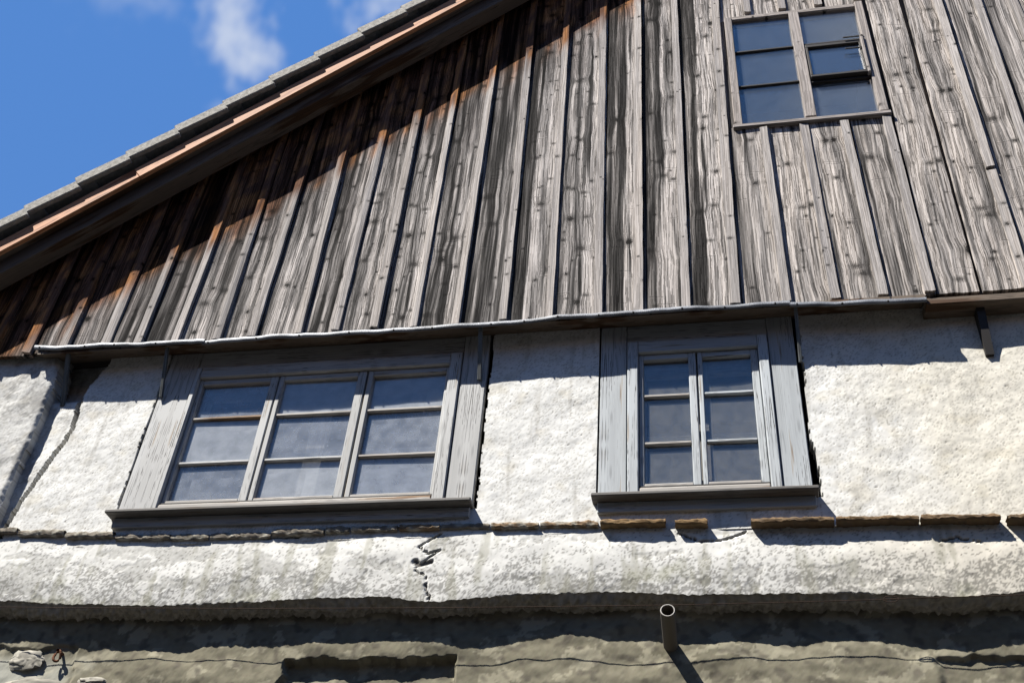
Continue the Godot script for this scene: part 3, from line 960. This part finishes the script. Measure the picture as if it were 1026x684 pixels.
# ---------------------------------------------------------------- ledge
func build_ledge(house: Node3D) -> void:
	var g := group("tile_ledge", house)
	# x span and the upper and lower line of the front edge, in pixels of the photograph; kind of clay
	var spans := [[-170, -95, 521, 529, 0], [-94, -40, 524, 532, 0], [-39, 18, 527, 535, 0], [19, 65, 529, 537, 0], [66, 115, 531, 539, 0], [116, 171, 533.5, 541, 0], [172, 210, 533, 541.5, 0], [211, 272, 532, 540, 0], [273, 325, 528, 536, 0], [326, 351, 526, 534, 0], [352, 399, 525, 532.5, 0], [400, 441, 523.5, 531, 1], [442, 491, 523, 530, 0], [492, 540, 522, 529, 1], [541, 600, 521, 528, 1], [601, 667, 518, 526, 2], [676, 709, 518, 526.5, 2], [752, 836, 516, 524, 3], [837, 921, 514.5, 522.5, 3], [922, 1003, 513, 521, 3], [1009, 1070, 513, 521, 3], [1071, 1140, 512, 520, 3], [1142, 1220, 511, 519, 3], [1222, 1302, 510, 518, 3], [1304, 1390, 509, 517, 3], [1391, 1470, 508, 516, 3]]
	for s in spans:
		var zf: float = [0.024, 0.026, 0.046, 0.054][s[4]] + rng.randf_range(-0.004, 0.004)
		var a := at(s[0], s[2], zf)
		var b := at(s[1], s[2], zf)
		var lo := at((s[0] + s[1]) / 2.0, s[3], zf)
		var hi := at((s[0] + s[1]) / 2.0, s[2], zf)
		var th := (hi.y - lo.y) * (0.72 if s[4] < 2 else 0.6)
		var w := b.x - a.x - 0.003
		var k := rng.randf() * 60.0
		var nu := int(w / 0.011) + 3
		var seg := 14
		# a rough slab: its section runs from the wall over the top, round the front and back
		var f := func(i: int, j: int) -> Vector3:
			var t := float(i) / nu
			var ringa := float(j) / seg
			var pts := [Vector2(-0.02, th), Vector2(zf - 0.006, th), Vector2(zf, th * 0.78), Vector2(zf, th * 0.25), Vector2(zf - 0.006, 0.0), Vector2(-0.02, 0.0)]
			var q := ringa * 5.0
			var i0: int = min(int(q), 4)
			var p: Vector2 = pts[i0].lerp(pts[i0 + 1], q - i0)
			var x := (t - 0.5) * w
			var ends := 1.0 - pow(abs(t * 2.0 - 1.0), 14.0) * 0.5
			var n := nf.get_noise_2d(x * 26.0 + k, ringa * 6.0) * 0.0045 + nz.get_noise_2d(x * 8.0 + k, ringa * 2.0) * 0.004
			return Vector3(x + (rng.randf_range(-0.002, 0.002) if i == 0 or i == nu else 0.0), (p.y + n * 0.9 - th / 2) * (0.75 + 0.25 * ends), p.x * (0.92 + 0.08 * ends) + n)
		var base: Color = [Color(0.155, 0.138, 0.115), Color(0.161, 0.115, 0.075), Color(0.155, 0.105, 0.058), Color(0.125, 0.088, 0.055)][s[4]]
		var c := func(p: Vector3) -> Color:
			var v: Color = base * (1.0 + 0.35 * nf.get_noise_2d(p.x * 35.0 + k, p.y * 60.0 + p.z * 40.0))
			var lich := smooth(0.12, 0.4, nz.get_noise_2d(p.x * 14.0 + k, p.y * 20.0 + p.z * 20.0 + 30.0))
			v = v.lerp(Color(0.092, 0.075, 0.057), lich * 0.6)
			if s[4] < 2: v = v.lerp(Color(0.316, 0.305, 0.264), 0.7 * smooth(0.0, 0.3, nf.get_noise_2d(p.x * 20.0 + k, p.y * 30.0 + 70.0)))
			v.a = 1.0
			return v
		var m := relief(nu, seg, f, c, Vector3.ZERO)
		var o := put("ledge_tile", m, M.plaster, g)
		o.position = Vector3((a.x + b.x) / 2, (hi.y + lo.y) / 2, 0)
		o.rotation.z = atan2(b.y - a.y, b.x - a.x) * 0.4 + rng.randf_range(-0.006, 0.006)

# ---------------------------------------------------------------- drip board with its metal edge
func build_flashing(house: Node3D) -> void:
	var g := group("drip_ledge", house)
	# the sloping wooden board
	var edges := [-3.2, -1.45, 0.9]
	for k in 2:
		var st := begin()
		var n := 24
		var prof := [Vector2(-0.02, 4.772), Vector2(-0.02, 4.790), Vector2(0.076, 4.752), Vector2(0.116, 4.742), Vector2(0.116, 4.724)]
		for i in n:
			var xa: float = lerp(edges[k], edges[k + 1], float(i) / n)
			var xb: float = lerp(edges[k], edges[k + 1], float(i + 1) / n)
			for q in prof.size():
				var p: Vector2 = prof[q]
				var r: Vector2 = prof[(q + 1) % prof.size()]
				quad(st, Vector3(xa, p.y, p.x), Vector3(xa, r.y, r.x), Vector3(xb, r.y, r.x), Vector3(xb, p.y, p.x), Vector2(p.x * 5, xa), Vector2(r.x * 5, xa), Vector2(r.x * 5, xb), Vector2(p.x * 5, xb))
		put("drip_board", st.commit(), M.soffit_wood, g)
	beam("drip_board", Vector3(0.9005, 4.700, -0.01), Vector3(3.2, 4.738, 0.098), M.soffit_wood, g, 0.004)
	# zinc sheets folded over its edge, bent and lifted by the years
	for s in [[-3.225, -2.325, 0.004, 11.0], [-2.335, 0.352, 0.0, 23.0], [0.350, 0.900, -0.006, 37.0]]:
		var len: float = s[1] - s[0]
		var n := int(len / 0.03)
		var k: float = s[3]
		var f := func(i: int, j: int) -> Vector3:
			var x: float = s[0] + len * i / n
			var wv := nz.get_noise_2d(x * 2.2, k) * 0.010 + nz.get_noise_2d(x * 8.0, k + 5.0) * 0.003
			var end: float = 0.02 * smooth(0.12, 0.0, x - s[0]) if k == 11.0 else 0.0
			var sag := flash_sag(x)
			var prof := [Vector2(0.080, 0.028), Vector2(0.104, 0.024), Vector2(0.124, 0.014), Vector2(0.128, 0.011), Vector2(0.1285, 0.001), Vector2(0.126, -0.008), Vector2(0.120, -0.009)]
			var p: Vector2 = prof[j]
			var free := smooth(0.09, 0.13, p.x)
			return Vector3(x, 4.735 + sag + p.y + s[2] + (wv * 0.6 + end) * free, p.x + wv * 0.9 * free)
		var c := func(q: Vector3) -> Color:
			var v: float = 0.75 + 0.5 * nz.get_noise_2d(q.x * 5.0, q.y * 9.0 + k) + 0.25 * nf.get_noise_2d(q.x * 30.0, q.y * 60.0)
			return Color(v, v, v)
		var sheet := put("flashing_sheet", relief(n, 6, f, c, Vector3.ZERO), M.zinc, g)
		var nx: float = s[0] + 0.06
		while nx < s[1] - 0.03:   # nail heads in the lip
			var q: Vector3 = f.call(int((nx - s[0]) / len * n), 4)
			var nail := beam("nail", Vector3(-0.0035, -0.0035, -0.004), Vector3(0.0035, 0.0035, 0.004), M.iron, sheet, 0.0015)
			nail.position = q + Vector3(0, -0.002, 0.001)
			nx += rng.randf_range(0.12, 0.26)
	# slanting struts under the drip board, and one gusset
	for s in [[-3.045, 0.020, M.strut], [-2.525, 0.015, M.strut], [-1.0, 0.018, M.strut], [0.376, 0.014, M.strut]]:
		var x: float = s[0]
		var w: float = s[1] / 2
		var a := Vector3(x, 4.495, 0.014 if x > -3.0 else -0.01)
		var b := Vector3(x, 4.738, 0.100)
		var up := (b - a).normalized()
		var t := Transform3D(Basis(Vector3.RIGHT, up, Vector3.RIGHT.cross(up)), a)
		beam("strut", Vector3(-w, 0, -0.008), Vector3(w, (b - a).length(), 0.008), s[2], g, 0.002, t)
	var st := begin()
	var gx := 1.118
	var gw := 0.016
	var pr := [Vector2(0.0, 4.478), Vector2(0.0, 4.705), Vector2(0.060, 4.702), Vector2(0.058, 4.68), Vector2(0.022, 4.478)]
	for q in pr.size():
		var p: Vector2 = pr[q]
		var r: Vector2 = pr[(q + 1) % pr.size()]
		quad(st, Vector3(gx - gw, p.y, p.x), Vector3(gx - gw, r.y, r.x), Vector3(gx + gw, r.y, r.x), Vector3(gx + gw, p.y, p.x), Vector2(0, p.y), Vector2(0, r.y), Vector2(0.2, r.y), Vector2(0.2, p.y))
	for q in range(1, pr.size() - 1):
		for e in [-1.0, 1.0]:
			var a := Vector3(gx + gw * e, pr[0].y, pr[0].x)
			var b := Vector3(gx + gw * e, pr[q].y, pr[q].x)
			var d := Vector3(gx + gw * e, pr[q + 1].y, pr[q + 1].x)
			if e < 0: tri(st, a, d, b, Vector2(0.4, 0.3))
			else: tri(st, a, b, d, Vector2(0.4, 0.3))
	put("bracket", st.commit(), M.iron, g)

func flash_sag(x: float) -> float:
	return -0.012 * smooth(-2.9, -2.35, x) + 0.012 * smooth(-1.2, -0.2, x) - 0.03 * smooth(0.1, 0.9, x) + 0.003

# ---------------------------------------------------------------- windows
func pane(parent: Node, x0: float, x1: float, y0: float, y1: float, z: float, film: Material) -> void:
	var st := begin()
	var w := (x1 - x0) / 2 + 0.004
	var h := (y1 - y0) / 2 + 0.004
	for zq in [0.0, -0.0025]:      # a pane mirrors at its front and at its back
		quad(st, Vector3(-w, -h, zq), Vector3(-w, h, zq), Vector3(w, h, zq), Vector3(w, -h, zq))
	var o := put("pane", st.commit(), M.glass, parent)
	o.position = Vector3((x0 + x1) / 2, (y0 + y1) / 2, z)
	o.rotation = Vector3(rng.randf_range(-0.014, 0.014), rng.randf_range(-0.012, 0.012), 0)
	var inner := put("inner_pane", o.mesh, M.glass, parent)     # second pane behind
	inner.position = o.position + Vector3(0, 0, -0.013)
	inner.rotation = Vector3(rng.randf_range(-0.008, 0.008), rng.randf_range(-0.008, 0.008), 0)
	if film:
		var s2 := begin()
		var a := rng.randf(); var b := rng.randf(); var c := rng.randf_range(0.8, 1.2)
		var q := func(u: float, v: float) -> Vector2: return Vector2(a + u * c * 0.8, b + v * c * 0.8)
		quad(s2, Vector3(-w, -h, -0.004), Vector3(-w, h, -0.004), Vector3(w, h, -0.004), Vector3(w, -h, -0.004), q.call(0, 1), q.call(0, 0), q.call(1, 0), q.call(1, 1))
		var d := put("dust_reflect_film", s2.commit(), film, parent)  # dust, with painted sky reflection where the film is bluish
		d.position = o.position
		d.rotation = o.rotation

func plaster_window(win: Node3D, paint: Material, film: Material, casing: Array, frame: Array, sashes: Array, sill: Array) -> void:
	# casing: outer left, inner left, inner right, outer right; frame the same; sashes: [left, glass left, glass right, right]
	var yb := 3.862
	beam("casing_board", Vector3(casing[0], yb - 0.01, -0.03), Vector3(casing[1] - 0.002, 4.765, 0.004), paint, win)
	beam("casing_board", Vector3(casing[2] + 0.002, yb - 0.01, -0.03), Vector3(casing[3], 4.765, 0.005), paint, win)
	beam("head_casing", Vector3(casing[1] - 0.001, 4.668, -0.03), Vector3(casing[2] + 0.001, 4.765, 0.001), paint, win)
	# frame
	beam("frame_post", Vector3(frame[0], yb, -0.05), Vector3(frame[1], 4.664, 0.016), paint, win, 0.004)
	beam("frame_post", Vector3(frame[2], yb, -0.05), Vector3(frame[3], 4.664, 0.016), paint, win, 0.004)
	beam("frame_head", Vector3(frame[1] + 0.0005, 4.602, -0.05), Vector3(frame[2] - 0.0005, 4.664, 0.014), paint, win, 0.004)
	beam("frame_rail", Vector3(frame[1] + 0.0005, yb, -0.05), Vector3(frame[2] - 0.0005, 3.912, 0.012), M.paint_worn, win, 0.006)
	beam("weather_bar", Vector3(frame[1] + 0.002, 3.9125, -0.03), Vector3(frame[2] - 0.002, 3.922, 0.004), M.iron, win, 0.002)
	# sashes
	var zs := -0.004
	for s in sashes:
		beam("sash_stile", Vector3(s[0], 3.9225, -0.036), Vector3(s[1], 4.60, zs), paint, win)
		beam("sash_stile", Vector3(s[2], 3.9225, -0.036), Vector3(s[3], 4.60, zs), paint, win)
		beam("sash_rail", Vector3(s[1], 4.571, -0.036), Vector3(s[2], 4.60, zs - 0.001), paint, win)
		beam("sash_rail", Vector3(s[1], 3.9225, -0.036), Vector3(s[2], 3.938, zs - 0.001), M.paint_worn, win)
		for y in [[4.128, 4.143], [4.371, 4.387]]:
			beam("glazing_bar", Vector3(s[1] + 0.0005, y[0] + 0.001, -0.032), Vector3(s[2] - 0.0005, y[1] - 0.001, zs - 0.006), M.paint_worn if rng.randf() < 0.4 else paint, win, 0.004)
		for y in [[3.938, 4.128], [4.143, 4.371], [4.387, 4.571]]:
			var f: Material = film
			if film == M.dust_reflect_heavy: f = [M.dust_reflect_heavy, M.dust_reflect_pale, M.dust_reflect_clear][rng.randi() % 3]
			pane(win, s[1], s[2], y[0], y[1], -0.024, f)
	# sill
	var st := begin()
	cbox(st, Vector3(sill[0], 3.842, -0.02), Vector3(sill[1], 3.858, 0.072), 0.004, 0, Vector2(rng.randf(), rng.randf()))
	put("sill", st.commit(), M.paint_sill, win)
	beam("apron", Vector3(sill[0] + 0.02, 3.795, -0.02), Vector3(sill[1] - 0.012, 3.8415, 0.022), paint, win)
	# inner window of the box window
	var xi0: float = frame[1] - 0.02
	var xi1: float = frame[2] + 0.02
	var zi := -0.10
	for x in [[xi0 - 0.06, xi0 + 0.045], [(xi0 + xi1) / 2 - 0.045, (xi0 + xi1) / 2 + 0.045], [xi1 - 0.045, xi1 + 0.06]]:
		beam("inner_stile", Vector3(x[0], 3.86, zi - 0.03), Vector3(x[1], 4.72, zi), M.inner_paint, win)
	for y in [[3.86, 3.95], [4.21, 4.235], [4.55, 4.64]]:
		beam("inner_rail", Vector3(xi0, y[0], zi - 0.028), Vector3(xi1, y[1], zi - 0.002), M.inner_paint, win)
	# reveal boards and the dark room behind
	for e in [[Vector3(xi0 - 0.09, 3.84, -0.7), Vector3(xi0 - 0.062, 4.76, -0.051)], [Vector3(xi1 + 0.062, 3.84, -0.7), Vector3(xi1 + 0.09, 4.76, -0.051)], [Vector3(xi0 - 0.06, 3.83, -0.7), Vector3(xi1 + 0.06, 3.859, -0.051)], [Vector3(xi0 - 0.06, 4.725, -0.7), Vector3(xi1 + 0.06, 4.76, -0.051)], [Vector3(xi0 - 0.09, 3.83, -0.74), Vector3(xi1 + 0.09, 4.76, -0.701)]]:
		beam("reveal", e[0], e[1], M.room, win, 0.0)

func build_windows(house: Node3D) -> void:
	var a := group("window", house, Vector3.ZERO)
	a.set_meta("label", "wide three-sash window with grey paint and dusty panes tinted with painted sky blue")
	plaster_window(a, M.paint, M.dust_reflect_heavy, [-2.545, -2.388, -1.092, -0.974], [-2.386, -2.362, -1.146, -1.094],
		[[-2.360, -2.343, -2.005, -1.967], [-1.960, -1.937, -1.580, -1.540], [-1.531, -1.507, -1.162, -1.148]], [-2.560, -0.965])
	var b := group("window", house)
	b.set_meta("label", "narrow two-sash window with blue-grey paint and dark grey panes")
	plaster_window(b, M.paint_blue, M.dust_grey, [-0.465, -0.350, 0.252, 0.362], [-0.348, -0.302, 0.208, 0.250],
		[[-0.300, -0.281, -0.088, -0.056], [-0.049, -0.029, 0.175, 0.206]], [-0.484, 0.379])
	var c := group("window", house)
	c.set_meta("label", "unpainted attic window of six panes set in the board gable")
	build_attic(c)

func timber(called: String, lo: Vector3, hi: Vector3, parent: Node) -> void:
	# bare weathered wood, from the lanes of the battens
	var long := (hi - lo).max_axis_index()
	var st := begin()
	cbox(st, lo, hi, 0.003, long, Vector2.ZERO)
	var a := st.commit_to_arrays()
	var off := rng.randf() * 3.0
	var uoff := rng.randf() * 0.12 + 0.02
	var lane := 14 + rng.randi() % 2
	var V: PackedVector3Array = a[Mesh.ARRAY_VERTEX]
	var U: PackedVector2Array = a[Mesh.ARRAY_TEX_UV]
	var C := PackedColorArray(); C.resize(V.size())
	var o1 := 0 if long != 0 else 1
	for i in V.size():
		var across: float = abs(V[i][o1] - lo[o1]) * 0.7 + abs(V[i].z - lo.z) * 0.5
		U[i] = Vector2((lane + clamp(uoff + across, 0.01, 0.195) / LANE_W) / LANES, V[i][long] / LANE_L + off)
		C[i] = Color(0.85, 0.83, 0.82)
	a[Mesh.ARRAY_TEX_UV] = U
	a[Mesh.ARRAY_COLOR] = C
	var m := ArrayMesh.new()
	m.add_surface_from_arrays(Mesh.PRIMITIVE_TRIANGLES, a)
	put(called, m, M.wood, parent)

func build_attic(w: Node3D) -> void:
	var z := 0.118
	timber("frame_stile", Vector3(0.197, 5.95, 0.05), Vector3(0.238, 6.915, z), w)
	timber("frame_stile", Vector3(0.900, 5.972, 0.05), Vector3(0.942, 6.935, z), w)
	timber("mullion", Vector3(0.546, 5.985, 0.05), Vector3(0.600, 6.905, z - 0.003), w)
	timber("frame_head", Vector3(0.2385, 6.895, 0.05), Vector3(0.8995, 6.925, z - 0.006), w)
	timber("frame_sill", Vector3(0.19, 5.945, 0.05), Vector3(0.95, 5.968, z + 0.003), w)
	beam("frame_rail", Vector3(0.2385, 5.9725, 0.06), Vector3(0.8995, 5.990, z - 0.014), M.iron, w)
	# dark lead bars
	for y in [6.288, 6.594]:
		beam("glazing_bar", Vector3(0.2385, y, 0.085), Vector3(0.5455, y + 0.012, z - 0.014), M.iron, w, 0.002)
	for y in [6.264, 6.594]:
		beam("glazing_bar", Vector3(0.6005, y, 0.085), Vector3(0.8995, y + 0.013, z - 0.012), M.iron, w, 0.002)
	for y in [[5.990, 6.288], [6.300, 6.594], [6.606, 6.895]]:
		pane(w, 0.2385, 0.5455, y[0], y[1], 0.094, M.dust_reflect_thin)
	pane(w, 0.6005, 0.8995, 5.990, 6.264, 0.094, M.dust_reflect_thin)
	pane(w, 0.6005, 0.8995, 6.607, 6.895, 0.094, M.dust_reflect_thin)
	# the little vent sash, pushed open a crack at the bottom
	var t := Transform3D(Basis(Vector3.RIGHT, -0.06), Vector3(0, 6.590, 0.098))
	var bars := [[Vector3(0.604, -0.026, -0.012), Vector3(0.896, -0.002, 0.012)], [Vector3(0.604, -0.308, -0.012), Vector3(0.896, -0.290, 0.012)], [Vector3(0.604, -0.290, -0.012), Vector3(0.616, -0.026, 0.012)], [Vector3(0.876, -0.290, -0.012), Vector3(0.896, -0.026, 0.013)]]
	for b in bars:
		beam("vent_frame", b[0], b[1], M.iron, w, 0.002, t)
	var st := begin()
	for zq in [0.0, -0.0025, -0.008, -0.0105]:
		quad(st, Vector3(-0.132, -0.134, zq), Vector3(-0.132, 0.134, zq), Vector3(0.132, 0.134, zq), Vector3(0.132, -0.134, zq))
	var p := put("pane", st.commit(), M.glass, w)
	p.transform = t * Transform3D(Basis.IDENTITY, Vector3(0.748, -0.158, 0.0))
	timber("vent_stile", Vector3(0.884, 6.275, 0.10), Vector3(0.899, 6.60, 0.135), w)
	for y in [6.30, 6.50, 6.60]:   # hinge straps and hooks
		beam("hinge", Vector3(0.80, y, 0.118), Vector3(0.905, y + 0.008, 0.124), M.iron, w, 0.001)
	# dark loft behind
	for e in [[Vector3(0.15, 5.94, -0.6), Vector3(0.18, 6.95, 0.06)], [Vector3(0.96, 5.94, -0.6), Vector3(0.99, 6.95, 0.06)], [Vector3(0.15, 5.91, -0.6), Vector3(0.99, 5.94, 0.06)], [Vector3(0.15, 6.95, -0.6), Vector3(0.99, 6.98, 0.06)], [Vector3(0.15, 5.91, -0.63), Vector3(0.99, 6.98, -0.601)]]:
		beam("reveal", e[0], e[1], M.room, w, 0.0)

# ---------------------------------------------------------------- small things
func build_small() -> void:
	# iron pipe stub
	var base := at(672, 646, LOW)
	var tip := at(669, 611, 0.135)
	var p := group("pipe_stub", self, Vector3(base.x, base.y, LOW))
	tag(p, "short rusty iron pipe stub sticking out of the lower wall under the plaster band", "pipe")
	var dir := (tip - base).normalized()
	var len := (tip - base).length()
	var st := begin()
	var a := dir.cross(Vector3.UP).normalized()
	var b := a.cross(dir).normalized()
	var prof := [Vector2(-0.03, 0.026), Vector2(len - 0.006, 0.026), Vector2(len - 0.002, 0.0258), Vector2(len, 0.0245), Vector2(len, 0.0225), Vector2(len - 0.003, 0.0215), Vector2(len - 0.16, 0.0215), Vector2(len - 0.161, 0.0)]
	var rim := begin()
	for q in prof.size() - 1:
		var target := rim if q >= 2 and q <= 4 else st
		for k in 28:
			var w0 := TAU * k / 28; var w1 := TAU * (k + 1) / 28
			var e0 := a * cos(w0) + b * sin(w0); var e1 := a * cos(w1) + b * sin(w1)
			var p0: Vector3 = dir * prof[q].x + e0 * prof[q].y; var p1: Vector3 = dir * prof[q + 1].x + e0 * prof[q + 1].y
			var p2: Vector3 = dir * prof[q + 1].x + e1 * prof[q + 1].y; var p3: Vector3 = dir * prof[q].x + e1 * prof[q].y
			quad(target, p0, p1, p2, p3)
	put("tube", st.commit(), M.pipe, p)
	put("rim", rim.commit(), mat(lin(0.316, 0.299, 0.276), 0.45, 0.4), p)
	# taut rusty wire under the band
	var pts := PackedVector3Array()
	var w1 := [[-120, 607], [0, 608], [100, 609], [260, 609.5], [400, 609], [520, 608], [676, 606], [800, 603], [900, 600], [1026, 596], [1120, 593]]
	for t in 13:   # it is twisted into a small loop near one end
		w1.insert(9 + t, [893.0 - 8.0 * cos(TAU * t / 12.0), 600.0 + 3.0 * sin(TAU * t / 12.0)])
	for q in w1: pts.append(at(q[0], q[1], 0.020))
	var o := put("wire", tube(pts, 0.0015), M.wire_rust, self)
	tag(o, "thin rusty wire with a small loop stretched along the underside of the plaster band", "wire")
	# iron ring it hangs from
	var c := at(57, 657, LOW + 0.02)
	pts = PackedVector3Array()
	for k in 15:
		var w := TAU * k / 14.0
		pts.append(Vector3(cos(w) * 0.014, sin(w) * 0.022, sin(w * 2.0) * 0.004))
	var ring := group("iron_ring", self, c)
	tag(ring, "rusty iron ring on a nail in the lower wall beside whitewashed stones", "ring")
	put("ring", tube(pts, 0.0055), M.rust, ring)
	put("nail", tube(PackedVector3Array([Vector3(0, 0.02, 0.012), Vector3(0, 0.02, -0.05)]), 0.006), M.rust, ring)

func build_body(house: Node3D) -> void:
	beam("side_wall", Vector3(-4.0, 0.0, -7.0), Vector3(-3.9, 4.80, -0.08), M.ground, house, 0.0)
	beam("side_wall", Vector3(6.3, 0.0, -7.0), Vector3(6.4, 4.80, -0.08), M.ground, house, 0.0)
	var st := begin()
	var q := [Vector3(-4, 0, -6.9), Vector3(-4, 4.8, -6.9), Vector3(1.2, 9.0, -6.9), Vector3(6.4, 4.8, -6.9), Vector3(6.4, 0, -6.9)]
	for k in range(1, 4): tri(st, q[0], q[k + 1], q[k])
	put("rear_wall", st.commit(), M.ground, house)
	beam("floor_slab", Vector3(-3.9, 3.46, -6.89), Vector3(6.3, 3.70, -0.12), M.room, house, 0.0)
	beam("floor_slab", Vector3(-3.9, 4.80, -6.89), Vector3(6.3, 4.95, 0.03), M.room, house, 0.0)

func build_across() -> void:
	# an unseen house added across the street; it keeps the low sky off this facade
	var n := group("sky_blocker_house", self, Vector3(0, 0, 7.4))
	tag(n, "plain ochre house added unseen across the street to block low sky", "house")
	beam("wall", Vector3(-11, 0, 0.0), Vector3(11, 5.8, 7.0), M.ochre, n, 0.0)
	var st := begin()
	var e := [Vector3(-11.3, 5.7, -0.4), Vector3(-11.3, 8.6, 3.5), Vector3(11.3, 8.6, 3.5), Vector3(11.3, 5.7, -0.4), Vector3(-11.3, 5.7, 7.4), Vector3(11.3, 5.7, 7.4)]
	quad(st, e[3], e[2], e[1], e[0])
	quad(st, e[4], e[1], e[2], e[5])
	tri(st, e[0], e[1], e[4])
	tri(st, e[3], e[5], e[2])
	quad(st, e[0], e[4], e[5], e[3])
	put("roof", st.commit(), M.roof_red, n)
	for x in [-8.0, -4.8, -1.6, 1.6, 4.8, 8.0]:
		for y in [1.0, 3.7]:
			var w := beam("window", Vector3(x - 0.55, y, -0.03), Vector3(x + 0.55, y + 1.4, 0.02), M.paint, n)
			beam("shutter", Vector3(x - 0.48, y + 0.07, -0.045), Vector3(x - 0.01, y + 1.33, -0.031), M.soffit_wood, w)
			beam("shutter", Vector3(x + 0.01, y + 0.07, -0.045), Vector3(x + 0.48, y + 1.33, -0.031), M.soffit_wood, w)

func _ready() -> void:
	rng.seed = 20240611
	nz = noise(11, 3)
	nf = noise(12, 2)
	cam = Camera3D.new()
	cam.name = "camera"
	cam.position = Vector3(0, EYE, D)
	cam.rotation = Vector3(0.7002, 0.2379, 0.0940)
	cam.fov = rad_to_deg(2.0 * atan(342.0 / FOCAL))
	cam.near = 0.05
	cam.far = 400.0
	add_child(cam)
	cam.current = true
	var env := Environment.new()
	env.tonemap_mode = Environment.TONE_MAPPER_LINEAR
	env.tonemap_exposure = EXPOSURE
	env.background_mode = Environment.BG_SKY
	var sky := Sky.new()
	var pano := PanoramaSkyMaterial.new()
	pano.panorama = sky_texture()
	sky.sky_material = pano
	env.sky = sky
	env.sdfgi_enabled = true
	env.ssao_enabled = true
	env.ssil_enabled = true
	var we := WorldEnvironment.new()
	we.name = "world_environment"
	we.environment = env
	add_child(we)
	var sun := DirectionalLight3D.new()
	sun.name = "sun"
	sun.basis = Basis.looking_at(Vector3(1.07, -1.98, -1.0), Vector3.UP)
	sun.light_energy = 1.6
	sun.light_color = Color(1.0, 0.98, 0.945)
	sun.light_angular_distance = 0.5
	sun.shadow_enabled = true
	add_child(sun)
	make_materials()
	var ground := put("ground", PlaneMesh.new(), M.ground, self)
	(ground.mesh as PlaneMesh).size = Vector2(160, 160)
	ground.set_meta("kind", "structure")
	ground.set_meta("label", "dark grey street paving in front of the house")
	ground.set_meta("category", "ground")
	var house := group("old_house", self)
	tag(house, "old house with weathered board gable above flaking whitewashed plaster walls", "house")
	build_plaster(house)
	build_body(house)
	build_gable(house)
	build_roof(house)
	build_ledge(house)
	build_flashing(house)
	build_windows(house)
	build_small()
	build_across()
